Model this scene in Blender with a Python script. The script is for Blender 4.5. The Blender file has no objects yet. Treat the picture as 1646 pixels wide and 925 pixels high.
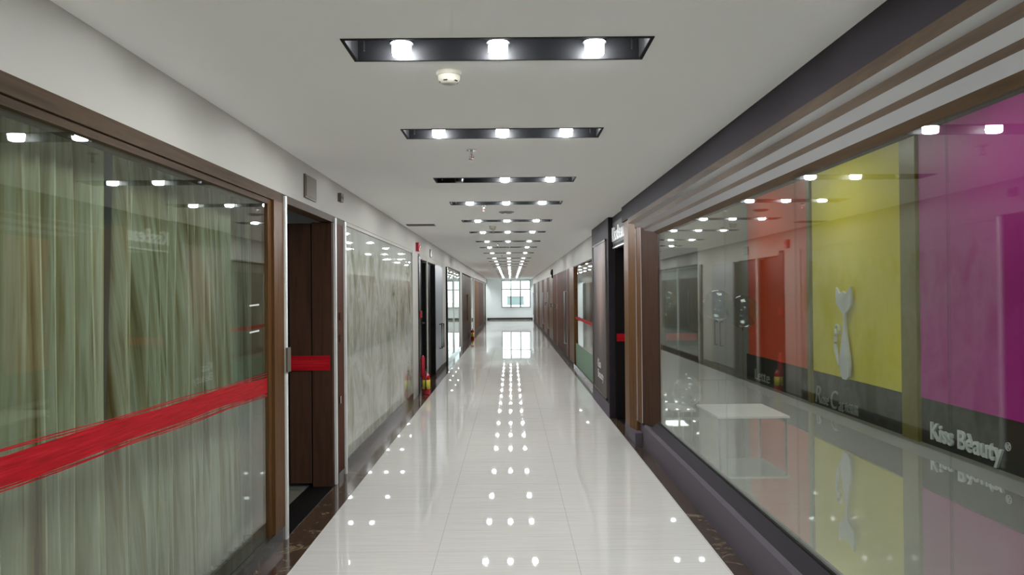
import bpy, bmesh, math, random
from mathutils import Vector, Matrix
random.seed(7)
PI = math.pi
S = bpy.context.scene
COL = S.collection

# ------------------------------------------------------------------ camera
F_PX = 1250.0
cam_d = bpy.data.cameras.new('camera'); cam = bpy.data.objects.new('camera', cam_d); COL.objects.link(cam)
cam_d.sensor_width = 36.0; cam_d.lens = 36.0 * F_PX / 1646.0
cam_d.clip_start = 0.05; cam_d.clip_end = 500
yaw, pitch, roll = math.radians(0.09), math.radians(0.48), math.radians(-0.5)
cam.matrix_world = (Matrix.Translation((0, 0, 1.5)) @ Matrix.Rotation(-yaw, 4, 'Z')
                    @ Matrix.Rotation(PI/2 + pitch, 4, 'X') @ Matrix.Rotation(roll, 4, 'Z'))
S.camera = cam

# ------------------------------------------------------------------ world and exposure
W = bpy.data.worlds.new('world'); S.world = W; W.use_nodes = True
wn = W.node_tree.nodes; wb = wn['Background']
wb.inputs[0].default_value = (0.80, 0.93, 1.0, 1); wb.inputs[1].default_value = 5.0
S.view_settings.view_transform = 'Standard'; S.view_settings.look = 'None'
S.view_settings.gamma = 1.0; S.view_settings.use_curve_mapping = False
S.view_settings.exposure = 0.2
LAMP = 300.0          # emission of every ceiling lamp
SHOP_FILL = 6.4      # emission of the unseen panels added to brighten the colour-panel shop
CURTAIN_FILL = 12.0  # unseen panel added in the curtain room, standing in for daylight
WHITE_ROOM_FILL = 16.0  # unseen panels added in the left rooms to brighten the far corridor
LOBBY_FILL = 12.0  # unseen panels added in the side lobbies to brighten the end wall

# ------------------------------------------------------------------ materials
def srgb(r, g, b):
    f = lambda c: (c/255/12.92) if c/255 <= .04045 else ((c/255+.055)/1.055)**2.4
    return (f(r), f(g), f(b), 1)
def principled(name, col, rough=.5, metal=0, spec=.5, emit=None, es=0, coat=0):
    m = bpy.data.materials.new(name); m.use_nodes = True
    p = m.node_tree.nodes['Principled BSDF']
    p.inputs['Base Color'].default_value = col; p.inputs['Roughness'].default_value = rough
    p.inputs['Metallic'].default_value = metal; p.inputs['Specular IOR Level'].default_value = spec
    p.inputs['Coat Weight'].default_value = coat; p.inputs['Coat Roughness'].default_value = .05
    if emit: p.inputs['Emission Color'].default_value = emit; p.inputs['Emission Strength'].default_value = es
    return m
def N(m, t, **kw):
    n = m.node_tree.nodes.new(t)
    for k, v in kw.items(): setattr(n, k, v)
    return n
def L(m, a, b): m.node_tree.links.new(a, b)
def P(m): return m.node_tree.nodes['Principled BSDF']
def ramp(m, fac, stops):
    r = N(m, 'ShaderNodeValToRGB'); e = r.color_ramp.elements
    while len(e) < len(stops): e.new(.5)
    for i, (p, c) in enumerate(stops): e[i].position = p; e[i].color = c
    L(m, fac, r.inputs[0]); return r.outputs[0]
def coords(m, scale=(1, 1, 1)):
    tc = N(m, 'ShaderNodeTexCoord'); mp = N(m, 'ShaderNodeMapping')
    mp.inputs['Scale'].default_value = scale
    L(m, tc.outputs['Object'], mp.inputs[0]); return mp.outputs[0]
def noise(m, vec, scale, detail=4, rough=.5, dist=0):
    n = N(m, 'ShaderNodeTexNoise'); n.inputs['Scale'].default_value = scale
    n.inputs['Detail'].default_value = detail; n.inputs['Roughness'].default_value = rough
    n.inputs['Distortion'].default_value = dist
    L(m, vec, n.inputs['Vector']); return n.outputs['Fac']
def mixc(m, fac, a, b, mode='MIX'):
    n = N(m, 'ShaderNodeMix', data_type='RGBA', blend_type=mode)
    if isinstance(fac, (int, float)): n.inputs[0].default_value = fac
    else: L(m, fac, n.inputs[0])
    for s, v in ((6, a), (7, b)):
        if isinstance(v, tuple): n.inputs[s].default_value = v
        else: L(m, v, n.inputs[s])
    return n.outputs[2]
def mth(m, op, a, b=None, clamp=False):
    n = N(m, 'ShaderNodeMath', operation=op, use_clamp=clamp)
    for i, v in ((0, a), (1, b)):
        if v is None: continue
        if isinstance(v, (int, float)): n.inputs[i].default_value = v
        else: L(m, v, n.inputs[i])
    return n.outputs[0]

M = {}
def mk_floor():
    m = principled('cream_tile', (.6, .6, .6, 1), .018, spec=.5)
    v = coords(m)
    sep = N(m, 'ShaderNodeSeparateXYZ'); L(m, v, sep.inputs[0])
    streak = noise(m, coords(m, (1.2, 38, 1)), 1.6, 5, .65)
    c = ramp(m, streak, [(.3, srgb(214, 210, 202)), (.55, srgb(228, 225, 219)), (.8, srgb(236, 234, 229))])
    # tile joints every 0.8 m
    def joint(out, off, per):
        a = mth(m, 'ADD', out, off); b = mth(m, 'DIVIDE', a, per); f = mth(m, 'FRACT', b)
        d = mth(m, 'ABSOLUTE', mth(m, 'SUBTRACT', f, .5)); return mth(m, 'GREATER_THAN', d, .5 - .0022)
    j = mth(m, 'MAXIMUM', joint(sep.outputs[0], 1.238 + 8, .8), joint(sep.outputs[1], 16.25, .8))
    tint = noise(m, coords(m, (1, 1, 1)), .9, 2)
    c = mixc(m, mth(m, 'MULTIPLY', tint, .25), c, srgb(196, 192, 186))
    c = mixc(m, mth(m, 'MULTIPLY', j, .45), c, srgb(120, 116, 110))
    L(m, c, P(m).inputs['Base Color'])
    return m
M['tile'] = mk_floor()
def mk_marble(name, base, vein, vein2):
    m = principled(name, base, .12, spec=.5)
    n1 = noise(m, coords(m), 6, 7, .65, 1.6)
    c = ramp(m, n1, [(.36, base), (.5, vein2), (.56, base), (.63, vein), (.68, base)])
    L(m, c, P(m).inputs['Base Color']); return m
M['marble'] = mk_marble('brown_marble', srgb(58, 50, 42), srgb(128, 110, 86), srgb(78, 58, 46))
M['greystone'] = principled('light_grey_stone', srgb(128, 130, 122), .45)
M['darkstone_matt'] = principled('dark_skirting', srgb(62, 58, 52), .6, spec=.2)
M['darkstone'] = mk_marble('dark_grey_stone', srgb(66, 64, 60), srgb(92, 90, 84), srgb(52, 50, 48))
def mk_paint(name, c, var=.04, rough=.8):
    m = principled(name, c, rough, spec=.3)
    n1 = noise(m, coords(m), 1.3, 3)
    d = tuple(x*(1-var*2) for x in c[:3]) + (1,)
    L(m, mixc(m, n1, d, c), P(m).inputs['Base Color']); return m
M['wall'] = mk_paint('cream_wall_paint', srgb(176, 173, 165))
M['ceil'] = mk_paint('ceiling_paint', srgb(243, 242, 240), .01)
M['endwall'] = mk_paint('end_wall_paint', srgb(232, 238, 240))
M['roomwall'] = mk_paint('room_paint', srgb(150, 152, 146))
M['roomfloor'] = principled('shop_floor_tile', srgb(190, 192, 180), .03, .7, .6)
def mk_wood(name, c1, c2, rough=.38, sc=1.0, axis='z'):
    m = principled(name, c1, rough, spec=.04)
    s = {'z': (14, 14, .9), 'y': (14, .9, 14)}[axis]
    n1 = noise(m, coords(m, s), 1.4*sc, 6, .6, .4)
    c = ramp(m, n1, [(.3, c1), (.5, c2), (.7, c1)])
    L(m, c, P(m).inputs['Base Color']); return m
M['wood'] = mk_wood('walnut_veneer', srgb(76, 52, 32), srgb(100, 70, 42), .4)
M['woody'] = mk_wood('walnut_beam', srgb(58, 46, 34), srgb(76, 60, 44), .5, axis='y')
M['wood_red'] = mk_wood('red_brown_veneer', srgb(66, 38, 26), srgb(86, 52, 36), .6)
M['wood_light'] = mk_wood('light_walnut_veneer', srgb(96, 66, 42), srgb(118, 84, 54), .65)
M['wood_dark'] = mk_wood('dark_walnut_veneer', srgb(54, 38, 30), srgb(72, 50, 38), .55)
M['black'] = principled('black_gloss', srgb(18, 18, 18), .4, spec=.1)
M['blackdoor'] = principled('black_door_laminate', srgb(24, 22, 21), .4, spec=.1)
M['blackmetal'] = principled('black_metal', srgb(9, 9, 10), .5, 0, .1)
M['greymetal'] = principled('grey_metal', srgb(120, 120, 120), .3, .8)
M['chrome'] = principled('chrome', srgb(210, 210, 210), .12, 1)
M['white'] = principled('white_trim', srgb(225, 225, 222), .4)
M['whitestrip'] = principled('satin_white_strip', srgb(186, 184, 186), .22, .15, .6)
M['purple_lam'] = principled('purple_grey_laminate', srgb(94, 87, 94), .6, spec=.06)
M['purple_dark'] = principled('charcoal_laminate', srgb(48, 43, 47), .6, spec=.05)
M['plastic'] = principled('ivory_plastic', srgb(168, 164, 150), .55, spec=.2)
M['red'] = principled('red_enamel', srgb(176, 20, 32), .25, coat=.4)
M['redplastic'] = principled('red_plastic', srgb(170, 28, 44), .4)
def mk_tape():
    m = principled('red_tape', srgb(188, 18, 30), .5, spec=.1)
    n1 = noise(m, coords(m, (1, 2, 60)), 2.2, 4, .6)
    c = ramp(m, n1, [(.3, srgb(130, 12, 20)), (.55, srgb(172, 16, 28)), (.75, srgb(186, 44, 50))])
    L(m, c, P(m).inputs['Base Color']); return m
M['tape'] = mk_tape()
M['yellowlabel'] = principled('yellow_label', srgb(206, 190, 60), .5)
M['rubber'] = principled('black_rubber', srgb(20, 20, 20), .6)
M['plate'] = principled('bronze_plate', srgb(100, 92, 80), .5, 0, .15)
M['lamp'] = principled('lit_lamp', (1, 1, 1, 1), .4, emit=(.93, .97, 1, 1), es=LAMP)
M['lampoff'] = principled('unlit_lamp', srgb(38, 38, 40), .3)
M['unseen_panel_lamp'] = principled('shop_fill_lamp', (1, 1, 1, 1), .4, emit=(1, .98, .94, 1), es=SHOP_FILL)
M['curtain_fill'] = principled('curtain_fill_lamp', (1, 1, 1, 1), .4, emit=(.9, .96, 1, 1), es=CURTAIN_FILL)
M['lobby_fill'] = principled('lobby_fill_lamp', (1, 1, 1, 1), .4, emit=(.95, .99, 1, 1), es=LOBBY_FILL)
M['white_room_fill'] = principled('white_room_fill_lamp', (1, 1, 1, 1), .4, emit=(.97, .99, 1, 1), es=WHITE_ROOM_FILL)
def mk_glass(name, tint, base=.05, amt=.95):
    m = bpy.data.materials.new(name); m.use_nodes = True
    nt = m.node_tree; nt.nodes.clear()
    out = N(m, 'ShaderNodeOutputMaterial'); mix = N(m, 'ShaderNodeMixShader')
    tr = N(m, 'ShaderNodeBsdfTransparent'); gl = N(m, 'ShaderNodeBsdfGlossy')
    tr.inputs[0].default_value = tint; gl.inputs[0].default_value = (.95, .97, .96, 1); gl.inputs[1].default_value = .012
    lw = N(m, 'ShaderNodeLayerWeight'); lw.inputs[0].default_value = .5
    f = mth(m, 'ADD', mth(m, 'MULTIPLY', mth(m, 'POWER', lw.outputs['Facing'], 5.0), amt), base)
    L(m, f, mix.inputs[0]); L(m, tr.outputs[0], mix.inputs[1]); L(m, gl.outputs[0], mix.inputs[2])
    L(m, mix.outputs[0], out.inputs[0]); return m
M['glass'] = mk_glass('shop_glass', (.93, .97, .94, 1), .06)
M['darkglass'] = mk_glass('smoked_glass', (.30, .28, .26, 1), .05)
M['clear'] = mk_glass('clear_vinyl', (.84, .90, .93, 1), .10, .7)
def mk_whitewash():
    m = principled('whitewashed_glass', srgb(150, 150, 138), .025, spec=.3)
    v = coords(m)
    n1 = noise(m, coords(m, (1, 1, .55)), 2.6, 6, .62, .8)
    n2 = noise(m, coords(m, (1, 7, .5)), 2.0, 4, .6, .3)
    c1 = ramp(m, n1, [(.36, srgb(116, 120, 92)), (.46, srgb(160, 161, 146)), (.54, srgb(190, 192, 184)), (.6, srgb(150, 154, 134)), (.68, srgb(178, 180, 172))])
    c = mixc(m, mth(m, 'MULTIPLY', n2, .45), c1, srgb(172, 176, 166))
    sep = N(m, 'ShaderNodeSeparateXYZ'); L(m, v, sep.inputs[0])
    edge = mth(m, 'ADD', sep.outputs[2], mth(m, 'MULTIPLY', noise(m, coords(m, (1, 5, .6)), 2.4, 4), .35))
    k = mth(m, 'GREATER_THAN', edge, 2.08)
    c = mixc(m, mth(m, 'MULTIPLY', k, .8), c, srgb(172, 175, 168))
    L(m, c, P(m).inputs['Base Color']); return m
M['whitewash'] = mk_whitewash()
M['frost'] = principled('green_frosted_glass', srgb(104, 132, 108), .5)
M['greypanel'] = principled('grey_glossy_panel', srgb(136, 140, 144), .4, spec=.15)
def mk_curtain():
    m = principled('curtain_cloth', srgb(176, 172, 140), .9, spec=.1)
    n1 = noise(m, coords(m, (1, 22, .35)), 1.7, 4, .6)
    c = ramp(m, n1, [(.3, srgb(104, 90, 56)), (.43, srgb(168, 160, 124)), (.57, srgb(204, 206, 184)), (.68, srgb(140, 132, 96))])  # vertical streaks put extra fold contrast into the cloth colour
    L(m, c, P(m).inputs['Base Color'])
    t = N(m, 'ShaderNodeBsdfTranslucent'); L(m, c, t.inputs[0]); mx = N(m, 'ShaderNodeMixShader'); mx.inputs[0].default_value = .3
    out = m.node_tree.nodes['Material Output']
    L(m, P(m).outputs[0], mx.inputs[1]); L(m, t.outputs[0], mx.inputs[2]); L(m, mx.outputs[0], out.inputs[0])
    return m
M['curtain'] = mk_curtain()
M['c_yellow'] = principled('yellow_board', srgb(232, 218, 20), .4)
M['c_purple'] = principled('magenta_board', srgb(176, 30, 140), .4)
M['c_red'] = principled('orange_red_board', srgb(220, 74, 30), .4)
M['c_olive'] = principled('olive_pilaster', srgb(124, 112, 44), .35)
M['c_dark'] = principled('charcoal_board', srgb(54, 54, 48), .5, spec=.15)
M['letters'] = principled('white_acrylic_letters', srgb(220, 222, 222), .35)
M['letters_grey'] = principled('pale_grey_letters', srgb(158, 162, 158), .4)
def mk_poster():
    m = principled('poster_print', srgb(120, 104, 100), .5, spec=.1)
    tc = N(m, 'ShaderNodeTexCoord')
    g = N(m, 'ShaderNodeTexGradient', gradient_type='SPHERICAL'); mp = N(m, 'ShaderNodeMapping')
    mp.inputs['Location'].default_value = (0, .15, -.35*.9); mp.inputs['Scale'].default_value = (0, 1.5, .9)
    L(m, tc.outputs['Object'], mp.inputs[0]); L(m, mp.outputs[0], g.inputs[0])
    n1 = noise(m, coords(m, (1, 3, 1)), 1.5, 3)
    c = ramp(m, mth(m, 'ADD', mth(m, 'MULTIPLY', g.outputs['Fac'], .7), mth(m, 'MULTIPLY', n1, .45)),
             [(.1, srgb(74, 70, 72)), (.45, srgb(96, 84, 82)), (.7, srgb(136, 112, 104)), (.95, srgb(156, 136, 128))])
    L(m, c, P(m).inputs['Base Color']); return m
M['poster'] = mk_poster()
M['grass'] = principled('outdoor_paving', srgb(190, 196, 194), .9)
M['teal'] = principled('far_building_wall', srgb(112, 120, 120), .9)
M['goldhandle'] = principled('brass', srgb(190, 150, 60), .25, .9)

# ------------------------------------------------------------------ mesh helpers
def new(): return bmesh.new()
def bx(bm, x0, x1, y0, y1, z0, z1):
    if x0 > x1: x0, x1 = x1, x0
    if y0 > y1: y0, y1 = y1, y0
    vs = [bm.verts.new(p) for p in ((x0,y0,z0),(x1,y0,z0),(x1,y1,z0),(x0,y1,z0),(x0,y0,z1),(x1,y0,z1),(x1,y1,z1),(x0,y1,z1))]
    for f in ((0,3,2,1),(4,5,6,7),(0,1,5,4),(1,2,6,5),(2,3,7,6),(3,0,4,7)): bm.faces.new([vs[i] for i in f])
    return bm
def box(*a): return bx(new(), *a)
def prism(bm, pts, axis, a, b):
    """closed polygon pts extruded along axis from a to b; pts are the other two coordinates in x,y,z order"""
    def mk(p, t):
        return {'x': (t, p[0], p[1]), 'y': (p[0], t, p[1]), 'z': (p[0], p[1], t)}[axis]
    A = [bm.verts.new(mk(p, a)) for p in pts]; B = [bm.verts.new(mk(p, b)) for p in pts]; n = len(pts)
    bm.faces.new(A); bm.faces.new(B[::-1])
    for i in range(n): bm.faces.new([A[i], B[i], B[(i+1) % n], A[(i+1) % n]])
    return bm
def lathe(bm, prof, c=(0, 0, 0), seg=24, axis='z', rev=False):
    rings = []
    for r, h in prof:
        ring = []
        for k in range(seg):
            a = 2*PI*k/seg; u, w = r*math.cos(a), r*math.sin(a)
            p = {'z': (u, w, h), 'x': (h, u, w), 'y': (u, h, w)}[axis]
            ring.append(bm.verts.new((c[0]+p[0], c[1]+p[1], c[2]+p[2])))
        rings.append(ring)
    for A, B in zip(rings, rings[1:]):
        for k in range(seg): bm.faces.new([A[k], A[(k+1) % seg], B[(k+1) % seg], B[k]])
    bm.faces.new(rings[0][::-1]); bm.faces.new(rings[-1]); return bm
def tube(bm, pts, r, seg=8, rfun=None):
    pts = [Vector(p) for p in pts]; rings = []; up = Vector((0, 0, 1))
    n = len(pts)
    for i, p in enumerate(pts):
        t = (pts[min(i+1, n-1)] - pts[max(i-1, 0)]).normalized()
        s = t.cross(up)
        if s.length < 1e-3: s = t.cross(Vector((1, 0, 0)))
        s.normalize(); q = t.cross(s).normalized()
        rr = rfun(i/(n-1)) if rfun else r
        rings.append([bm.verts.new(p + s*rr*math.cos(2*PI*k/seg) + q*rr*math.sin(2*PI*k/seg)) for k in range(seg)])
    for A, B in zip(rings, rings[1:]):
        for k in range(seg): bm.faces.new([A[k], A[(k+1) % seg], B[(k+1) % seg], B[k]])
    bm.faces.new(rings[0][::-1]); bm.faces.new(rings[-1]); return bm
def sphere(bm, c, r, sx=1, sz=1, seg=24):
    prof = [(max(r*sx*math.sin(PI*k/14), .0004), -r*sz*math.cos(PI*k/14)) for k in range(15)]
    return lathe(bm, prof, c, seg)
def bev(bm, w, seg=2):
    bmesh.ops.bevel(bm, geom=list(bm.edges), offset=w, segments=seg, affect='EDGES', profile=.7); return bm
def obj(name, bm, mat, parent=None, smooth=False):
    bmesh.ops.recalc_face_normals(bm, faces=bm.faces)
    me = bpy.data.meshes.new(name); bm.to_mesh(me); bm.free()
    me.materials.append(M[mat] if isinstance(mat, str) else mat)
    if smooth:
        for p in me.polygons: p.use_smooth = True
        try: me.set_sharp_from_angle(angle=math.radians(40))
        except Exception: pass
    o = bpy.data.objects.new(name, me); COL.objects.link(o)
    if parent: o.parent = parent
    return o
def struct(name, bm, mat): o = obj(name, bm, mat); o['kind'] = 'structure'; return o
def tag(o, label, cat, group=None):
    o['label'] = label; o['category'] = cat
    if group: o['group'] = group
    return o
def thing(name, label, cat, loc=(0, 0, 0), group=None):
    o = bpy.data.objects.new(name, None); COL.objects.link(o); o.location = loc
    o.empty_display_size = .1
    return tag(o, label, cat, group)
def sroot(name, loc=(0, 0, 0)):
    o = bpy.data.objects.new(name, None); COL.objects.link(o); o.location = loc; o['kind'] = 'structure'; return o
def dup(root, loc, label, group=None):
    r = root.copy(); COL.objects.link(r); r.location = loc; r['label'] = label
    if group: r['group'] = group
    for ch in list(root.children):
        c = ch.copy(); COL.objects.link(c); c.parent = r
        for g in ch.children:
            d = g.copy(); COL.objects.link(d); d.parent = c
    return r
def lettering(root, txt, width, height, depth, x, y, z, mat='letters', shear=0, space=1.0, bold=0):
    """one child mesh per character, standing on a wall that faces -X and reading towards smaller Y"""
    def raw(t):
        cu = bpy.data.curves.new('t', 'FONT'); cu.body = t; cu.extrude = .05; cu.shear = shear
        cu.space_character = space; cu.offset = bold
        ob = bpy.data.objects.new('t', cu); COL.objects.link(ob)
        dg = bpy.context.evaluated_depsgraph_get(); dg.update()
        me = bpy.data.meshes.new_from_object(ob.evaluated_get(dg)); vs = [v.co.copy() for v in me.vertices]; fs = [tuple(p.vertices) for p in me.polygons]
        bpy.data.objects.remove(ob); bpy.data.curves.remove(cu); bpy.data.meshes.remove(me); return vs, fs
    V, _ = raw(txt); x0 = min(v.x for v in V); x1 = max(v.x for v in V); y0 = min(v.y for v in V); y1 = max(v.y for v in V)
    sx = width/(x1-x0); sy = height/(y1-y0)
    for i, ch in enumerate(txt):
        if ch == ' ': continue
        Vp, _ = raw(txt[:i+1]); vs, fs = raw(ch)
        # the last character's vertices are the last ones of the prefix mesh
        right = max(v.x for v in Vp[-len(vs):]); off = right-max(v.x for v in vs)
        bm = new(); bv = []
        for v in vs:
            u = (v.x+off-x0)*sx; w = (v.y-y0)*sy; d = v.z/.05*depth*.5
            bv.append(bm.verts.new((x-d, y-u, z+w)))
        for f_ in fs:
            try: bm.faces.new([bv[k] for k in f_])
            except ValueError: pass
        obj('letter', bm, mat, root)
# ------------------------------------------------------------------ layout constants (metres)
XL, XR = -1.40, 1.274          # corridor wall faces
TL, TR = -1.217, 1.17          # edges of the cream tiles
XG = 1.365                     # glass of the big right shop window
H = 2.41; YE = 45.6; YB = -4.0
XO = 5.4; ZR = 3.3
ROWS_BACK = [-2.2, -.5, 1.2]
ROWS = [2.88, 4.39, 6.18, 7.76, 9.64, 11.4, 13.4, 15.1, 17.2, 19.7, 21.6, 23.6, 26.0] + [27.9+1.9*i for i in range(9)]
LC = -.04                      # centre line of the lamps

# ------------------------------------------------------------------ large structure
struct('floor', box(TL, TR, YB, YE, -.1, 0), 'tile')
struct('floor_shop_left', box(-XO, XL-.12, YB, YE, -.1, 0), 'roomfloor')
struct('floor_shop_right', box(XG+.36, 3.70, YB, YE, -.1, 0), 'roomfloor')
b = new(); bx(b, 3.70, XO, YB, YE, -.1, .001); bx(b, XR+.0, XG+.36, YB, YE, -.1, -.001)
struct('trim_1', b, 'greystone')
struct('trim_2', box(XL-.12, TL, YB, YE, -.1, 0), 'marble')
struct('trim_3', box(TR, XR, YB, YE, -.1, 0), 'marble')
# corridor ceiling with cut-outs for the recessed light bars
b = new(); hx = .55; hy = .125
x0c, x1c = -1.52, 1.45
bx(b, x0c, LC-hx, YB, YE, H, H+.03); bx(b, LC+hx, x1c, YB, YE, H, H+.03)
prev = YB
for y in ROWS_BACK + ROWS:
    bx(b, LC-hx, LC+hx, prev, y-hy, H, H+.03); prev = y+hy
bx(b, LC-hx, LC+hx, prev, YE, H, H+.03)
struct('ceiling', b, 'ceil')
struct('ceiling_roof', box(-XO, XO, YB, YE, ZR, ZR+.1), 'roomwall')
# outer walls
struct('wall_outer_left', box(-XO-.1, -XO, YB, YE, -.1, ZR+.1), 'roomwall')
struct('wall_outer_right', box(XO, XO+.1, YB, YE, -.1, ZR+.1), 'roomwall')
struct('wall_back', box(-XO, XO, YB-.1, YB, -.1, ZR+.1), 'wall')
# end wall with window opening  x -.55..1.17  z .70..2.30
wx0, wx1, wz0, wz1 = -.55, 1.16, .70, 2.31
b = new()
bx(b, -XO, wx0, YE, YE+.2, -.1, ZR+.1); bx(b, wx1, XO, YE, YE+.2, -.1, ZR+.1)
bx(b, wx0, wx1, YE, YE+.2, -.1, wz0); bx(b, wx0, wx1, YE, YE+.2, wz1, ZR+.1)
struct('wall_end', b, 'endwall')
struct('baseboard_end', box(XL, XR, YE-.02, YE, 0, .11), 'darkstone_matt')
wroot = sroot('window_1', (0, YE, 0))
b = new(); Yf = .05
for x in (wx0+.02, .0, .56, wx1-.02): bx(b, x-.036, x+.036, Yf, Yf+.06, wz0, wz1)
for z in (wz0+.02, 1.77, wz1-.02): bx(b, wx0, wx1, Yf+.005, Yf+.055, z-.03, z+.03)
obj('window_frame', b, 'greymetal', wroot)
obj('pane', box(wx0, wx1, Yf+.025, Yf+.033, wz0, wz1), 'glass', wroot)
obj('window_sill', box(wx0-.05, wx1+.04, -.04, .05, wz0-.03, wz0), 'white', wroot)
# outside
struct('ground', box(-60, 60, YE+.2, 160, -.4, -.2), 'grass')
fb = thing('distant_building', 'hazy blue-grey low building seen outside through the end window', 'building', (.7, 120, -.2))
obj('facade', box(-1.3, 1.3, 0, 3, 0, 1.25), 'teal', fb); obj('roof', box(-1.4, 1.4, -.1, 3.1, 1.25, 1.35), 'greymetal', fb)

# left wall: upper band, curb and the solid pieces
b = new()
bx(b, XL-.12, XL, YB, YE, 2.13, H)
bx(b, XL-.12, XL, 11.1, 11.74, 0, 2.13)
bx(b, XL-.12, XL, 13.0, 13.12, 0, 2.13); bx(b, XL-.12, XL, 15.98, 17.2, 0, 2.13)
bx(b, XL-.12, XL, 21.55, 22.4, 0, 2.13); bx(b, XL-.12, XL, 27.3, 27.6, 0, 2.13); bx(b, XL-.12, XL, 29.6, 29.9, 0, 2.13)
bx(b, XL-.12, XL-.06, 29.9, 43.6, 0, 2.13)
struct('wall_left', b, 'wall')
b = new(); bx(b, -XO, XL-.0, YB, YB+.02, 0, ZR)
bx(b, -XO, XL-.13, 6.62, 6.70, 0, ZR); bx(b, -XO, XL-.13, 17.0, 17.08, 0, ZR); bx(b, -XO, XL-.13, 30.0, 30.08, 0, ZR)
bx(b, -XO, XL-.13, 11.2, 11.28, 0, ZR); bx(b, -XO, XL-.12, 43.5, 43.58, 0, ZR)
bx(b, XL-.11, XL-.02, YB, YE, H+.03, ZR)
struct('wall_left_partition', b, 'roomwall')
# right wall
b = new()
bx(b, XR, XR+.1, 9.0, YE, 2.05, H)
bx(b, XR+.05, XR+.12, 16.0, 43.8, 0, 2.05)
struct('wall_right', b, 'wall')
b = new()
bx(b, 3.2, 3.28, 13.5, 17.0, 0, ZR)
bx(b, XR+.13, 4.09, 16.9, 17.0, 0, ZR); bx(b, XR+.12, XO, 43.7, 43.78, 0, ZR)
bx(b, XR+.12, XR+.2, YB, YE, H+.03, ZR)
struct('wall_right_partition', b, 'roomwall')
struct('wall_shop_end', box(XG+.06, 4.09, 13.42, 13.5, 0, ZR), mk_paint('shop_end_paint', srgb(158, 160, 150)))
struct('wall_shop_right', box(4.09, 4.2, YB, 17.0, 0, ZR), 'roomwall')

# ------------------------------------------------------------------ left shopfronts
YC0, YC1 = .4, 4.48
w2 = sroot('window_2')
b = new(); bx(b, XL-.07, XL+.0, YB, 4.80, 2.07, 2.13); bx(b, XL-.10, XL-.012, YB, 4.54, 2.04, 2.07)
obj('head_beam', b, 'woody', w2)
b = new(); bx(b, XL-.09, XL+.002, 4.60, 4.795, .09, 2.07); bx(b, XL-.115, XL-.015, 4.54, 4.60, .09, 2.07)
obj('jamb', b, 'wood', w2)
b = new(); bx(b, XL-.12, XL+.0, YB, 4.80, 0, .09)
obj('sill', b, 'darkstone', w2)
for y0, y1 in ((YB, -.55), (-.548, .85), (.852, 1.95), (1.952, 3.14), (3.142, 4.54)):
    obj('pane', box(XL-.034, XL-.026, y0+.001, y1-.001, .09, 2.05), 'glass', w2)

# curtains behind the near left window
def curtain(name_y0, y0, y1, x, ztop, zbot, seed, taper=0):
    rnd = random.Random(seed); bm = new(); nY = int((y1-y0)/.008); nZ = 24; grid = []
    ph = [rnd.uniform(0, 6.28) for _ in range(5)]
    for i in range(nY+1):
        t = i/nY; y = y0+(y1-y0)*t
        w = y*2*PI
        a = .040*math.sin(w/.105+ph[0]+.9*math.sin(w/.43+ph[1])) + .014*math.sin(w/.061+ph[2]) + .012*math.sin(w/.37+ph[3])
        col = []
        for k in range(nZ+1):
            s = k/nZ; z = zbot+(ztop-zbot)*s
            droop = .03*abs(math.sin(w/.42+ph[4]))*(s**8)
            yy = y + taper*(1-t)*(s**1.5)
            col.append(bm.verts.new((x+a*(1-.35*s)+.006*math.sin(s*5+w/.3), yy, z-droop)))
        grid.append(col)
    for i in range(nY):
        for k in range(nZ): bm.faces.new([grid[i][k], grid[i+1][k], grid[i+1][k+1], grid[i][k+1]])
    o = obj('curtain', bm, 'curtain', None, True)
    md = o.modifiers.new('thick', 'SOLIDIFY'); md.thickness = .002
    return o
XC = -1.66
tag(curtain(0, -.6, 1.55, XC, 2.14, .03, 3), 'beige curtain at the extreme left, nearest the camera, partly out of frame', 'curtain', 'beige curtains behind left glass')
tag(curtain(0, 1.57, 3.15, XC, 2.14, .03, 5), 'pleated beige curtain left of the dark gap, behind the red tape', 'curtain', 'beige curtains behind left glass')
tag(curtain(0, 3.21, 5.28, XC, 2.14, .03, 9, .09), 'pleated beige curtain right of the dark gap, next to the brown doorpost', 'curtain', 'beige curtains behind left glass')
rl = thing('curtain_rail', 'white rail above the pleated beige curtains on the left', 'curtain rail', (XC, 0, 2.20))
obj('rail', tube(new(), [(0, -1.0, 0), (0, 5.32, 0)], .012), 'white', rl, True)
b = new()
for i in range(49): y = -.55+i*.12; bx(b, -.002, .002, y-.004, y+.004, -.052, -.008)
k = obj('hook', b, 'greymetal', rl); k['kind'] = 'stuff'
for y in (-.9, 1.6, 4.7): obj('bracket', box(-.01, .01, y-.01, y+.01, 0, 1.1), 'white', rl)

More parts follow.
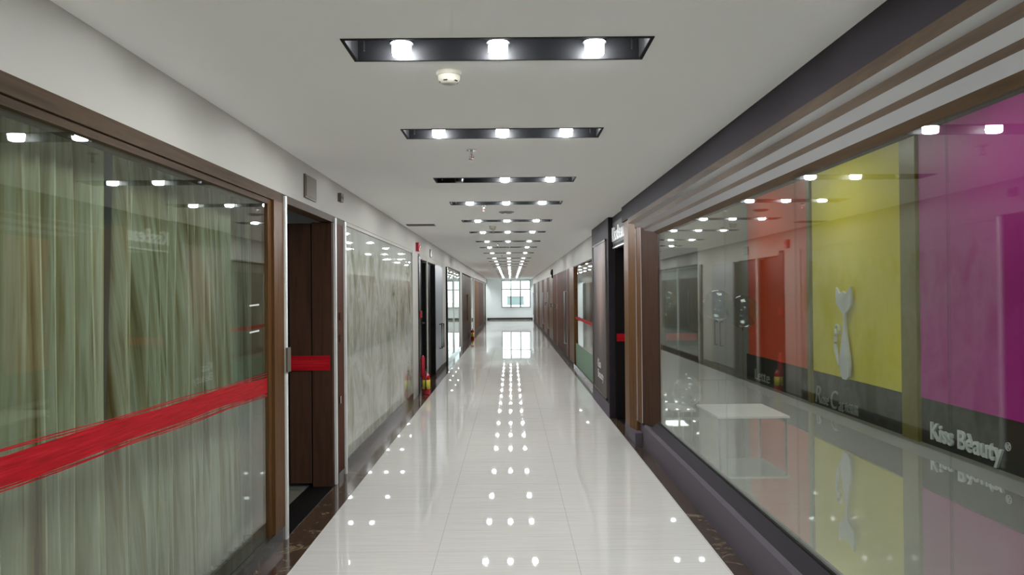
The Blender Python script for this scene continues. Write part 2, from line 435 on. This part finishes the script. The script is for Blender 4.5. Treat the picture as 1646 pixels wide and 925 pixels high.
# red tape over the near left window
def ribbon(bm, x, pts, thick=.0015):
    up = [(y, z1) for y, z0, z1 in pts]; lo = [(y, z0) for y, z0, z1 in pts]
    return prism(bm, up + lo[::-1], 'x', x, x+thick)
tp = thing('red_tape', 'frayed red tape stretched across the near left glass, over the curtains', 'tape', (XL-.024, 0, 0))
n = 22
pts = []
for i in range(n+1):
    y = .9+(4.535-.9)*i/n; zc = 1.0545-.0148*y+.004*math.sin(y*2.2)
    pts.append((y, zc-.045+.004*math.sin(y*7), zc+.042+.004*math.sin(y*5+1)))
obj('band', ribbon(new(), 0, pts), 'tape', tp)
for k, (o1, o2) in enumerate(((.052, .060), (.050, .048), (-.052, -.058), (-.056, -.066), (-.050, -.047))):
    q = [(y, 1.0545-.0148*y+(o1+(o2-o1)*(y-.9)/3.635)+.003*math.sin(y*6+k)-.0018, 1.0545-.0148*y+(o1+(o2-o1)*(y-.9)/3.635)+.003*math.sin(y*6+k)+.0018) for y, _, _ in pts]
    obj('strand', ribbon(new(), .0003*(k+1), q), 'tape', tp)
for z, w in ((1.452, 'upper'), (1.305, 'lower')):
    o = obj('sticker', ribbon(new(), XL-.0255, [(4.24, z-.008, z), (4.40, z-.004, z+.005)]), 'white')
    tag(o, '%s of the two small white strips stuck on the curtained glass' % w, 'sticker', 'white strips on the left glass')
o = obj('sticker', ribbon(new(), XL-.0255, [(2.68, .46, .52), (2.71, .455, .515)]), 'plastic'); tag(o, 'small pale tag low on the curtained glass at left', 'sticker')

# doorway beside the curtain window
d1 = sroot('door_1')
b = new(); bx(b, XL-.02, XL+.012, 4.80, 4.838, 0, 2.12); obj('white_edge', b, 'white', d1)
b = new(); bx(b, XL-.02, XL+.010, 6.18, 6.22, 0, 2.12); obj('white_edge', b, 'white', d1)
obj('lintel', box(XL-.1, XL+.0, 4.855, 6.52, 2.08, 2.13), 'woody', d1)
obj('jamb', box(XL-.16, XL-.0, 6.22, 6.30, 0, 2.08), 'wood_dark', d1)
obj('side_panel', box(XL-.05, XL-.002, 6.31, 6.52, .06, 2.08), 'wood_red', d1)
obj('side_base', box(XL-.12, XL-.001, 6.30, 6.60, 0, .06), 'darkstone', d1)
b = new(); bx(b, XL-.02, XL+.010, 6.54, 6.585, 0, 2.12); obj('white_edge', b, 'white', d1)
obj('threshold', box(XL-.20, XL-.0, 4.86, 6.17, 0, .004), 'black', d1)
obj('latch_plate', box(XL+.012, XL+.024, 4.79, 4.86, 1.03, 1.18), 'plate', d1)
for z in (1.30, 1.12, .62): obj('hinge', box(XL-.002, XL+.008, 6.33, 6.36, z, z+.06), 'chrome', d1)
d2 = sroot('door_2', (XL-.17, 6.17, 0))
obj('jamb', box(.01, .165, -.068, -.005, 0, 2.075), 'wood_dark', d2)
obj('leaf', box(-.92, 0, -.05, 0, .03, 2.07), 'blackdoor', d2)
obj('stile', box(-.17, -.0, -.06, -.05, .03, 2.07), 'wood_dark', d2)
o = obj('red_tape', box(XL-1.0, XL-.02, 6.095, 6.098, 1.0-.085, 1.03), 'tape'); tag(o, 'red tape across the dark door leaf in the left doorway', 'tape')
lw = thing('wall_plate', 'brown rectangular plate on the wall above the left doorway', 'plate', (XL, 5.42, 2.25))
obj('backing', box(0, .014, -.15, .15, -.08, .08), 'plate', lw); obj('face', box(.014, .018, -.135, .135, -.066, .066), 'plate', lw)
lw = thing('wall_plate', 'small grey box high on the left wall, past the brown plate', 'box', (XL, 6.36, 2.30))
obj('housing', bev(box(0, .03, -.05, .05, -.035, .035), .004), 'plate', lw)
obj('slot', box(.03, .032, -.035, .035, -.01, .01), 'black', lw)

# whitewashed shop window
w3 = sroot('window_3')
obj('sill', box(XL-.12, XL, 6.60, 11.1, 0, .10), 'darkstone', w3)
obj('head_trim', box(XL-.06, XL-.005, 6.60, 11.1, 2.10, 2.13), 'wall', w3)
for y0, y1 in ((6.60, 8.85), (8.853, 11.1)):
    obj('pane', box(XL-.030, XL-.018, y0, y1, .10, 2.10), 'whitewash', w3)

# dark doorways further along the left
d3 = sroot('door_3')
obj('frame_post', box(XL-.08, XL+.012, 11.74, 11.98, 0, 2.09), 'black', d3)
obj('jamb', box(XL-.12, XL-.01, 12.92, 13.0, 0, 2.03), 'black', d3)
obj('leaf', box(XL-.11, XL-.07, 11.98, 12.92, .02, 2.06), 'blackdoor', d3)
obj('lintel', box(XL-.12, XL-.004, 11.98, 13.0, 2.06, 2.13), 'wall', d3)
obj('latch', box(XL-.07, XL-.02, 12.84, 12.9, 1.02, 1.05), 'chrome', d3)
d4 = sroot('door_4')
obj('jamb', box(XL-.13, XL+.004, 14.35, 14.45, .05, 2.04), 'black', d4)
obj('leaf', box(XL-.11, XL-.07, 13.12, 14.35, .02, 2.06), 'blackdoor', d4)
obj('lintel', box(XL-.12, XL-.004, 13.12, 16.0, 2.06, 2.13), 'wall', d4)
d5 = sroot('door_5')
obj('leaf', box(XL-.04, XL, 14.45, 15.98, .08, 2.06), 'greypanel', d5)
obj('base', box(XL-.1, XL+.005, 14.45, 16.7, 0, .07), 'darkstone_matt', d5)
h = obj('pull_handle', tube(new(), [(XL, 15.2, .45), (XL+.05, 15.2, .45), (XL+.05, 15.2, .92), (XL, 15.2, .92)], .012), 'black', d5, True)
h = obj('pull_handle', tube(new(), [(XL, 15.6, .45), (XL+.05, 15.6, .45), (XL+.05, 15.6, .92), (XL, 15.6, .92)], .012), 'black', d5, True)
w4 = sroot('window_4')
obj('frame_post', box(XL-.06, XL+.03, 16.75, 16.95, 0, 2.1), 'black', w4)
obj('pane', box(XL-.03, XL-.022, 17.2, 19.35, .07, 2.1), 'glass', w4)
obj('pane', box(XL-.03, XL-.022, 19.353, 21.55, .07, 2.1), 'glass', w4)
obj('sill', box(XL-.1, XL, 17.2, 21.55, 0, .07), 'darkstone', w4)
obj('mullion', box(XL-.05, XL-.005, 19.34, 19.365, .07, 2.1), 'white', w4)
d6 = sroot('door_6')
obj('frame_post', box(XL-.06, XL+.012, 22.4, 22.62, 0, 2.08), 'black', d6)
for y0, y1 in ((22.62, 24.1), (24.12, 25.7), (25.72, 27.3)):
    obj('leaf', box(XL-.04, XL+.0, y0, y1, .07, 2.08), 'wood_dark', d6)
for y in (24.0, 24.22): obj('pull_handle', tube(new(), [(XL, y, .7), (XL+.05, y, .7), (XL+.05, y, 1.5), (XL, y, 1.5)], .014), 'goldhandle', d6, True)
obj('base', box(XL-.1, XL+.004, 22.4, 27.3, 0, .07), 'darkstone_matt', d6)
w5 = sroot('window_5')
obj('pane', box(XL-.03, XL-.022, 27.6, 29.6, .07, 2.1), 'glass', w5); obj('sill', box(XL-.1, XL, 27.6, 29.6, 0, .07), 'darkstone', w5)
d7 = sroot('door_7')
yy = 29.9
for k in range(7):
    y1 = yy+1.95
    obj('leaf', box(XL-.05, XL+.004, yy+.01, min(y1, YE)-.01, .07, 2.06), ['wood_light', 'wood_light', 'wood_red', 'wood_red', 'wood_red', 'wood', 'wood_dark', 'wood_dark'][k], d7); yy = y1
obj('base', box(XL-.05, XL+.008, 29.9, 43.55, 0, .07), 'darkstone_matt', d7)

# ------------------------------------------------------------------ right: the big shop window
YW0, YW1 = YB, 7.25
f = sroot('trim_4')
obj('fascia', box(1.185, 1.45, YB, 8.26, 2.249, H), 'purple_dark', f)
prof = [(1.185, 2.249), (1.19, 2.2045), (1.235, 2.1916), (1.24, 2.1555), (1.29, 2.131), (1.295, 2.105), (1.345, 2.075), (1.365, 2.0405)]
mats = ['woody', 'whitestrip', 'woody', 'whitestrip', 'woody', 'whitestrip', 'woody']
names = ['wood_step', 'white_step']
for k in range(7):
    (xa, za), (xb, zb) = prof[k], prof[k+1]
    obj('white_step' if k % 2 else 'wood_step', prism(new(), [(xa, za), (xb, zb), (xb+.045, zb+.0), (1.45, zb+.002) if k < 6 else (1.40, zb), (1.45, za)], 'y', YB, 7.55+.05*(6-k)), mats[k], f)
w6 = sroot('window_6')
obj('curb', prism(new(), [(XR, 0), (XR+.008, .20), (XR+.024, .222), (1.46, .222), (1.46, 0)], 'y', YB, 7.9), 'purple_lam', w6)
obj('sill', prism(new(), [(XR+.03, .222), (XG-.006, .285), (XG+.05, .285), (XG+.05, .222)], 'y', YB, 7.3), 'purple_dark', w6)
obj('glass_channel', box(XG-.006, XG+.014, YB, 7.28, .285, .297), 'blackmetal', w6)
for y0, y1 in ((YB, -.2), (-.2, 1.13), (1.13, 2.43), (2.43, 3.73), (3.73, 4.96), (4.96, 6.35), (6.35, 7.24)):
    obj('pane', box(XG, XG+.008, y0+.0015, y1-.0015, .297, 2.05), 'glass', w6)
t5 = sroot('trim_5')
obj('jamb_board', prism(new(), [(1.205, 8.26), (1.205, 7.97), (1.246, 7.75), (1.30, 7.75), (1.30, 8.26)], 'z', .13, 2.249), 'wood', t5)
obj('jamb_base', box(1.203, 1.273, 7.60, 8.27, 0, .13), 'purple_lam', t5)
obj('jamb_board', prism(new(), [(1.252, 7.74), (1.272, 7.60), (1.31, 7.60), (1.31, 7.74)], 'z', .22, 2.21), 'wood', t5)
obj('jamb_board', prism(new(), [(1.278, 7.59), (1.366, 7.22), (1.43, 7.22), (1.43, 7.59)], 'z', .23, 2.14), 'wood_dark', t5)
obj('jamb_back', box(1.302, 1.43, 7.61, 8.25, 0, 2.24), 'wood_dark', t5)
for x, y in ((1.249, 7.745), (1.275, 7.595)): obj('edge_strip', tube(new(), [(x, y, .23), (x, y, 2.14)], .0045, 6), 'whitestrip', t5)
# shop entrance and the poster pillar
t6 = sroot('trim_6')
obj('pillar', box(TR, 1.50, 9.30, 11.18, 0, H), 'purple_dark', t6)
obj('pillar_plinth', box(TR-.004, 1.40, 9.31, 11.18, 0, .17), 'purple_lam', t6)
obj('entrance_lintel', box(1.225, 1.45, 8.27, 9.30, 2.04, H), 'purple_dark', t6)
obj('lintel_edge', box(1.221, 1.26, 8.27, 9.30, 2.03, 2.045), 'whitestrip', t6)
obj('threshold', box(XR, 1.6, 7.9, 9.30, 0, .012), 'blackdoor', t6)
po = thing('poster', 'tall framed portrait poster in brownish pink on the dark pillar', 'poster', (TR, 10.2, 1.18))
b = new(); w_, h_ = .72, .98
bx(b, -.018, 0, -w_, -w_+.02, -h_, h_); bx(b, -.018, 0, w_-.02, w_, -h_, h_); bx(b, -.018, 0, -w_, w_, -h_, -h_+.02); bx(b, -.018, 0, -w_, w_, h_-.02, h_)
obj('poster_frame', b, 'plate', po)
obj('print', box(-.008, 0, -w_+.02, w_-.02, -h_+.02, h_-.02), 'poster', po)
lettering(po, 'Kiss', .34, .11, .002, -.0095, .25, -.66)
lettering(po, 'Beauty', .62, .14, .002, -.0095, .25, -.83)
sg = thing('shop_sign', 'raised white letters KissBeau on the dark lintel above the right entrance', 'sign', (1.225, 8.93, 2.11))
lettering(sg, 'KissBeau', .99, .165, .012, -.008, .34, 0, bold=.012)
obj('backing', box(-.002, 0, -.66, .36, -.03, .22), 'c_dark', sg)
d8 = sroot('door_8', (1.50, 9.27, 0))
obj('leaf', box(-.26, .72, -.05, 0, .02, 2.03), 'blackdoor', d8)
o = obj('red_tape', box(1.25, 2.2, 9.215, 9.218, .93, 1.02), 'tape'); tag(o, 'red tape across the dark door leaf in the right shop entrance', 'tape')

# interior of the colour-panel shop
XW = 4.08
struct('trim_7', box(XW-.02, XW+.01, YB, 13.42, 0, .44), 'c_dark')
def board(y0, y1, mat, label, nm='colour_panel'):
    o = obj(nm, bev(box(XW-.035, XW+.008, y0, y1, .442, 3.08), .004, 1), mat); tag(o, label, 'panel', 'coloured wall panels in the right shop'); return o
board(3.4, 7.69, 'c_purple', 'magenta wall panel in the right shop, above the Kiss Beauty lettering')
board(8.06, 10.42, 'c_yellow', 'yellow wall panel with a white cat emblem in the right shop')
board(10.58, 13.25, 'c_red', 'orange-red wall panel at the far end of the right shop')
def pil(y0, y1, label, mat='c_olive'):
    o = obj('pilaster', bev(box(XW-.06, XW+.008, y0, y1, .0, 3.1), .004, 1), mat); tag(o, label, 'pilaster', 'slim uprights between colour panels')
pil(7.71, 8.02, 'olive upright between the magenta and yellow panels'); pil(10.45, 10.56, 'olive upright between the yellow and orange-red panels', 'c_olive')
# cat emblem
ce = thing('cat_emblem', 'white long-necked cat emblem with curled tail on yellow panel', 'emblem', (XW-.065, 9.33, .44))
out = [(-.215, 1.11), (-.12, 1.03), (-.03, 1.06), (.06, 1.03), (.20, 1.11), (.205, .98), (.19, .90), (.12, .84), (.035, .79),
       (.03, .70), (.045, .58), (.09, .42), (.135, .28), (.15, .16), (.12, .05), (.05, 0), (-.05, 0), (-.11, .05), (-.135, .16), (-.12, .30), (-.07, .46), (-.03, .60), (-.02, .70), (-.03, .79),
       (-.12, .84), (-.20, .90), (-.22, .98)]
bm = new(); prism(bm, [(-u, z) for u, z in out], 'x', -.025, .0); 
obj('body', bm, 'letters', ce)
tl = []
for i in range(28):
    t = i/27
    if t < .6:
        s = t/.6; tl.append((-.012, .12+.12*math.sin(s*2.2)+.03, .14+.40*s))
    else:
        s = (t-.6)/.4; a = -.3+s*4.8; tl.append((-.012, .215+.055*math.cos(a)-.02*s, .56+.055*math.sin(a)+.03))
obj('tail', tube(new(), tl, .02, 8, lambda t: .012+.012*math.sin(PI*min(1, t*1.1+.1))), 'letters', ce, True)
for z in (.2, .95): obj('standoff', box(0, .03, -.02, .02, z, z+.03), 'greymetal', ce)
rc = thing('brand_lettering', 'thin script lettering Rose Cat below the cat emblem', 'lettering', (XW-.02, 10.38, .0))
for tx, w_, h_, u_, z_ in (('R', .18, .22, 0, .03), ('ose', .22, .10, -.20, .03), ('C', .21, .23, -.50, .02), ('at', .15, .13, -.73, .02)):
    lettering(rc, tx, w_, h_, .012, -.006, u_, z_, 'letters_grey', shear=.25, bold=-.008)
lettering(rc, '玫瑰猫', .36, .12, .012, -.006, -.91, .03, 'letters_grey')
kb = thing('brand_lettering', 'bold white lettering Kiss Beauty below the magenta panel', 'lettering', (XW-.02, 7.52, .0))
lettering(kb, 'Kiss Bèauty', 1.10, .22, .02, -.010, 0, .01, bold=.022)  # the accent models a ghost reflection in the glass as lettering
lettering(kb, '®', .07, .07, .008, -.004, -1.12, .18)
kt = thing('brand_lettering', 'small blurred white lettering below the orange-red panel', 'lettering', (XW-.02, 12.95, .0))
lettering(kt, 'Lette', .72, .17, .012, -.006, 0, .05, 'letters_grey')

# low white display tables with a ball
def low_table(label, x, y, w, d, h):
    t = thing('display_table', label, 'table', (x, y, 0), 'low white display tables')
    obj('tabletop', bev(box(0, w, 0, d, h-.022, h), .003, 1), 'white', t)
    for u, v in ((.03, .03), (w-.03, .03), (.03, d-.03), (w-.03, d-.03)): obj('leg', box(u-.008, u+.008, v-.008, v+.008, 0, h-.022), 'greymetal', t)
    return t
low_table('larger low white display table standing inside the right window', 1.98, 7.5, .70, .85, .30)
low_table('smaller low white display table at the far end of right window', 1.62, 7.95, .26, .5, .30)
bl = thing('display_ball', 'pale translucent bubble ball resting on the small display table', 'ball', (1.86-.02, 8.2, .30))
obj('shell', sphere(new(), (0, 0, .165), .165), 'clear', bl, True); obj('valve', lathe(new(), [(.012, .33), (.01, .345)], seg=10), 'white', bl)
def balloon(x, y, z, r, label):
    t = thing('bubble_balloon', label, 'balloon', (x, y, 0), 'clear bubble balloons in the right shop')
    obj('balloon_skin', sphere(new(), (0, 0, z), r, 1, 1.06), 'clear', t, True)
    obj('neck', lathe(new(), [(.012, z-r*1.06-.03), (.006, z-r*1.06+.01)], seg=10), 'chrome', t)
    obj('stick', tube(new(), [(0, 0, .02), (0, 0, z-r*1.06-.02)], .003, 6), 'clear', t)
    obj('foot', lathe(new(), [(.09, 0), (.085, .015), (.02, .02)], seg=20), 'white', t, True)
balloon(1.78, 8.95, 1.40, .13, 'leftmost clear bubble balloon on a stick, by the wooden jamb')
balloon(2.12, 9.5, 1.18, .20, 'large low clear bubble balloon, second from the wooden jamb')
balloon(2.55, 9.6, 1.34, .18, 'clear bubble balloon in the middle of the right shop group')
balloon(2.95, 9.9, 1.25, .20, 'rightmost clear bubble balloon, nearest the orange-red panel')

# unseen ceiling panels, added to brighten the shop, rooms and end wall
def ceiling_panel(x, y, z, w, d, mat, label, grp):
    t = thing('unseen_panel_lamp', label, 'lamp', (x, y, z), grp)
    b = new(); bx(b, -w/2-.02, -w/2, -d/2-.02, d/2+.02, -.02, .02); bx(b, w/2, w/2+.02, -d/2-.02, d/2+.02, -.02, .02)
    bx(b, -w/2, w/2, -d/2-.02, -d/2, -.02, .02); bx(b, -w/2, w/2, d/2, d/2+.02, -.02, .02)
    obj('frame', b, 'white', t); obj('diffuser', box(-w/2, w/2, -d/2, d/2, -.01, .02), mat, t)
    return t
ps = [(2.9, 3.0), (2.9, 6.2), (2.9, 9.4), (2.9, 12.2)]
for k, (x, y) in enumerate(ps):
    ceiling_panel(x, y, ZR-.02, .9, .9, 'unseen_panel_lamp', ['nearest', 'second nearest', 'third nearest', 'farthest'][k]+' added ceiling fill panel inside the right shop', 'added fill panels in right shop')
ceiling_panel(-3.2, 3.0, ZR-.02, .9, .9, 'curtain_fill', 'added ceiling fill panel in the room behind the curtains', 'room lamps')
ceiling_panel(-3.0, 19.4, ZR-.02, 1.2, 1.2, 'white_room_fill', 'added ceiling fill panel in the white room past the dark doors', 'room lamps')
ceiling_panel(-3.0, 28.4, ZR-.02, 1.2, 1.2, 'white_room_fill', 'added ceiling fill panel in the white room behind the second clear left window', 'room lamps')
for sx, w in ((-2.6, 'left'), (2.5, 'right')):
    ceiling_panel(sx, 44.6, ZR-.02, 1.5, 1.5, 'lobby_fill', 'added ceiling fill panel in the side lobby at the far %s end' % w, 'added lobby fill panels')
ceiling_panel(2.3, 15.2, ZR-.02, .9, .9, 'unseen_panel_lamp', 'square ceiling lamp behind the green frosted right window', 'room lamps')

# ------------------------------------------------------------------ right: shopfronts beyond the pillar
w7 = sroot('window_7')
obj('sill', box(XR, XR+.1, 11.18, 16.0, 0, .07), 'darkstone', w7)
obj('head_trim', box(XR+.01, XR+.08, 11.18, 16.0, 2.03, 2.06), 'woody', w7)
for y0, y1 in ((11.2, 12.7), (12.703, 14.2), (14.203, 15.75)):
    p = obj('pane', box(XR+.04, XR+.048, y0, y1, .07, 2.03), 'glass', w7)
    obj('frosted_band', box(XR+.0345, XR+.0385, y0, y1, .07, .50), 'frost', p)
obj('jamb', box(XR, XR+.1, 15.75, 16.9, .07, 2.05), 'wood', w7)
o = obj('red_tape', ribbon(new(), XR+.032, [(11.25, .965, 1.02), (13, .975, 1.03), (15.7, .985, 1.035)]), 'tape'); tag(o, 'red tape along the green frosted right window beyond the pillar', 'tape')
units = [(16.9, 17.6, 'wood_red'), (17.62, 19.2, 'wood_dark'), (19.22, 21.4, 'wood_red'), (21.42, 23.5, 'wood_red'), (23.6, 25.5, 'wood'), (25.52, 27.5, 'wood_red'),
         (27.52, 29.6, 'wood'), (29.62, 31.8, 'wood_red'), (31.82, 34.3, 'wood'), (34.32, 36.9, 'wood_red'), (36.92, 39.5, 'wood'), (39.52, 42.4, 'wood_red'), (42.42, 43.8, 'wood_dark')]
for k, (y0, y1, mt) in enumerate(units):
    d = sroot('door_%d' % (9+k), (XR, y0, 0))
    w = y1-y0
    b = box(0, .05, 0, w, .07, 2.05); obj('panel', b, mt, d)
    if k % 2 == 1 or k > 5: obj('edge_strip', box(-.006, .0, .0, .02, .07, 2.05), 'whitestrip', d)
    if k in (1, 5, 7, 10, 12):
        obj('pull_handle', tube(new(), [(0, .25, .35), (-.05, .25, .35), (-.05, .25, 1.55), (0, .25, 1.55)], .018), 'whitestrip', d, True)
    elif k in (3, 4, 6): obj('door_knob', tube(new(), [(0, .15, 1.1), (-.05, .15, 1.1), (-.05, .15, 1.2), (0, .15, 1.2)], .018), 'chrome', d, True)
struct('baseboard_right', box(XR-.006, XR+.05, 16.0, 43.8, 0, .07), 'darkstone_matt')
bell = thing('alarm_bell', 'small black alarm bell high on the right wall above wooden doors', 'bell', (XR, 23.5, 2.14))
obj('bell_dome', lathe(new(), [(.10, 0), (.10, -.02), (.07, -.06), (.02, -.075)], axis='x', seg=20), 'black', bell, True)
obj('striker_box', box(-.04, 0, -.04, .04, -.17, -.09), 'black', bell)

# ------------------------------------------------------------------ ceiling light bars
ORD = ['nearest', 'second', 'third', 'fourth', 'fifth', 'sixth', 'seventh', 'eighth', 'ninth', 'tenth', 'eleventh', 'twelfth', 'thirteenth', 'fourteenth', 'fifteenth',
       'sixteenth', 'seventeenth', 'eighteenth', 'nineteenth', 'twentieth', 'twenty-first', 'twenty-second']
GRP = 'recessed three-lamp light bars along the ceiling'
def trough():
    t = thing('recessed_light_bar', 'x', 'ceiling light', (LC, ROWS[0], H), GRP)
    b = new(); d = .085
    bx(b, -hx+.001, -hx+.007, -hy+.001, hy-.001, -.0, d); bx(b, hx-.007, hx-.001, -hy+.001, hy-.001, -.0, d)
    bx(b, -hx+.007, hx-.007, -hy+.001, -hy+.007, -.0, d); bx(b, -hx+.007, hx-.007, hy-.007, hy-.001, -.0, d)
    bx(b, -hx+.001, hx-.001, -hy+.001, hy-.001, d, d+.006)
    obj('housing', b, 'blackmetal', t)
    b = new()
    bx(b, -hx-.008, -hx+.006, -hy-.008, hy+.008, -.003, 0); bx(b, hx-.006, hx+.008, -hy-.008, hy+.008, -.003, 0)
    bx(b, -hx+.006, hx-.006, -hy-.008, -hy+.006, -.003, 0); bx(b, -hx+.006, hx-.006, hy-.006, hy+.008, -.003, 0)
    obj('rim', b, 'blackmetal', t)
    for s in (-1, 1): obj('spring_clip', tube(new(), [(s*(hx-.05), .02, .004), (s*(hx-.05), .02, d)], .003, 6), 'chrome', t)
    return t
lamp_bm = lathe(new(), [(.024, 0), (.033, .004), (.036, .02), (.036, .042), (.03, .05)], seg=20)
lamp_o = obj('lamp', lamp_bm, 'lamp', None, True); lamp_me = lamp_o.data; bpy.data.objects.remove(lamp_o)
off_me = lamp_me.copy(); off_me.materials[0] = M['lampoff']
sock_bm = lathe(new(), [(.045, .05), (.045, .093)], seg=16); so = obj('lamp_socket', sock_bm, 'blackmetal'); sock_me = so.data; bpy.data.objects.remove(so)
proto = trough()
def add_lamps(t, off=()):
    for i, s in enumerate((-1, 0, 1)):
        o = bpy.data.objects.new('lamp', off_me if i in off else lamp_me); COL.objects.link(o); o.parent = t
        o.location = (s*.365, .055, -.010)
        if i in off: o['label'] = 'unlit lamp'
        q = bpy.data.objects.new('lamp_socket', sock_me); COL.objects.link(q); q.parent = o
bars = []
for k, y in enumerate(ROWS):
    lab = {0: 'large recessed black light bar nearest the camera, three lit lamps, smoke detector behind it',
           2: 'third recessed black light bar, its left lamp unlit', 7: 'eighth recessed black light bar, its middle lamp unlit'}.get(k, ORD[k]+' recessed black light bar from the near end, three lit lamps')
    if k == 0: t = proto; t['label'] = lab
    else: t = dup(proto, (LC, y, H), lab)
    bars.append(t)
for k, y in enumerate(ROWS_BACK):
    bars.append(dup(proto, (LC, y, H), 'recessed black light bar on the ceiling %s the camera' % ['farthest behind', 'just behind', 'overhead, beside'][k]))
for k, t in enumerate(bars): add_lamps(t, {2: (0,), 7: (1,)}.get(k, ()))

# ------------------------------------------------------------------ ceiling fittings
def detector(x, y, label):
    t = thing('smoke_detector', label, 'smoke detector', (x, y, H), 'ceiling smoke detectors')
    obj('base', lathe(new(), [(.052, 0), (.052, -.014), (.048, -.018)], seg=28), 'plastic', t, True)
    obj('head', lathe(new(), [(.046, -.018), (.044, -.034), (.030, -.048), (.012, -.052)], seg=28), 'plastic', t, True)
    b = new()
    for k in range(10):
        a = 2*PI*k/10; c, s = math.cos(a), math.sin(a)
        if k % 2: tube(b, [(.037*c-.008*s, .037*s+.008*c, -.0405), (.037*c+.008*s, .037*s-.008*c, -.0405)], .003, 6)
    obj('vent_slots', b, 'black', t)
detector(-.245, 3.17, 'round ivory smoke detector just behind the nearest light bar')
detector(-.235, 10.35, 'small distant smoke detector between the fifth and sixth light bars')
def sprinkler(x, y, label):
    t = thing('sprinkler', label, 'sprinkler', (x, y, H), 'ceiling fire sprinklers')
    obj('escutcheon', lathe(new(), [(.032, 0), (.032, -.006), (.014, -.012)], seg=20), 'chrome', t, True)
    obj('stem', lathe(new(), [(.009, -.010), (.009, -.032), (.013, -.036)], seg=12), 'chrome', t, True)
    obj('bulb', lathe(new(), [(.003, -.036), (.003, -.054)], seg=8), 'redplastic', t)
    for s in (-1, 1): obj('yoke_arm', tube(new(), [(s*.012, 0, -.034), (s*.014, 0, -.046), (s*.004, 0, -.058)], .002, 6), 'chrome', t)
    obj('deflector', lathe(new(), [(.018, -.058), (.018, -.061)], seg=14), 'greymetal', t)
for x, y, l in ((-.24, 4.88, 'chrome fire sprinkler hanging between the second and third light bars'), (-.27, 7.98, 'fire sprinkler hanging just behind the fourth light bar'),
                (-.235, 10.9, 'fire sprinkler hanging just before the sixth light bar'), (-.23, 13.95, 'fire sprinkler hanging just behind the seventh light bar'),
                (-.20, 18.0, 'tiny far fire sprinkler behind the ninth light bar')): sprinkler(x, y, l)
sp = thing('ceiling_speaker', 'flat round speaker cover between the fourth and fifth light bars', 'speaker', (-.04, 8.6, H))
obj('ring', lathe(new(), [(.085, 0), (.085, -.008), (.07, -.012)], seg=28), 'greymetal', sp, True); obj('grille', lathe(new(), [(.068, -.010), (.06, -.016)], seg=28), 'plate', sp, True)
vt = thing('air_vent', 'slim grey air vent in the ceiling near the left wall', 'vent', (-1.16, 10.1, H))
b = new(); bx(b, -.18, .18, -.10, -.08, -.008, 0); bx(b, -.18, .18, .08, .10, -.008, 0); bx(b, -.18, -.16, -.08, .08, -.008, 0); bx(b, .16, .18, -.08, .08, -.008, 0)
obj('frame', b, 'plate', vt)
for k in range(5): obj('slat', box(-.16, .16, -.064+k*.032-.006, -.064+k*.032+.006, -.006, 0), 'greymetal', vt)
st = thing('alarm_strobe', 'red fire alarm box on the left wall near the ceiling', 'alarm', (XL, 11.55, 2.21))
obj('housing', bev(box(0, .05, -.06, .06, -.065, .065), .008), 'redplastic', st); obj('lens', box(.05, .062, -.03, .03, -.01, .03), 'redplastic', st)
cp = thing('call_point', 'small red-brown alarm call point on the dark frame, left wall', 'alarm', (XL+.012, 11.85, 1.20))
obj('housing', bev(box(0, .03, -.04, .04, -.05, .05), .005), 'redplastic', cp); obj('button', box(.03, .034, -.018, .018, -.018, .018), 'plate', cp)
pl = thing('wall_plate', 'small pale plate on the left wall above the dark doors', 'plate', (XL, 13.6, 2.22))
obj('backing', box(0, .012, -.12, .12, -.07, .07), 'plate', pl); obj('face', box(.012, .015, -.1, .1, -.055, .055), 'greymetal', pl)

# ------------------------------------------------------------------ fire extinguishers
def extinguisher(x, y, label, sc=1.0):
    t = thing('fire_extinguisher', label, 'fire extinguisher', (x, y, 0), 'red fire extinguishers'); t.scale = (sc,)*3
    obj('cylinder', lathe(new(), [(.05, 0), (.057, .006), (.057, .245), (.05, .275), (.03, .295), (.017, .302)], seg=24), 'red', t, True)
    obj('valve', lathe(new(), [(.015, .300), (.015, .33), (.01, .335)], seg=14), 'chrome', t, True)
    b = new(); prism(b, [(-.02, .332), (.06, .352), (.062, .36), (-.02, .342)], 'x', -.008, .008); obj('lever', b, 'rubber', t)
    b = new(); prism(b, [(-.015, .315), (.055, .312), (.055, .320), (-.015, .325)], 'x', -.008, .008); obj('carry_handle', b, 'red', t)
    obj('hose', tube(new(), [(0, -.012, .32), (0, -.05, .322), (0, -.075, .29), (.0, -.078, .2), (0, -.07, .12)], .008, 8), 'rubber', t, True)
    obj('nozzle', tube(new(), [(0, -.07, .12), (0, -.068, .07)], .008, 8, lambda q: .009+.007*q), 'rubber', t, True)
    lb = new(); seg = 14; prev = None
    for k in range(seg+1):
        a = math.radians(-160)+math.radians(170)*k/seg; r = .0578
        v = [lb.verts.new((r*math.cos(a), r*math.sin(a), z)) for z in (.08, .21)]
        if prev: lb.faces.new([prev[0], v[0], v[1], prev[1]])
        prev = v
    o = obj('label_sticker', lb, 'yellowlabel', t, True); o.modifiers.new('s', 'SOLIDIFY').thickness = .0006
    return t
extinguisher(-1.285, 11.72, 'red fire extinguisher with a yellow label, standing by the left wall', 1.05)
extinguisher(-1.30, 26.2, 'far small fire extinguisher standing before the dark wooden doors on left', 1.0)
tc = thing('hanging_canister', 'slim bright red cylinder hung on the dark frame above the extinguisher', 'cylinder', (XL+.055, 11.80, .24))
obj('body', lathe(new(), [(.02, 0), (.033, .012), (.034, .29), (.024, .325), (.008, .34)], seg=20), 'redplastic', tc, True)
obj('bracket', box(-.043, -.03, -.02, .02, .1, .22), 'greymetal', tc)
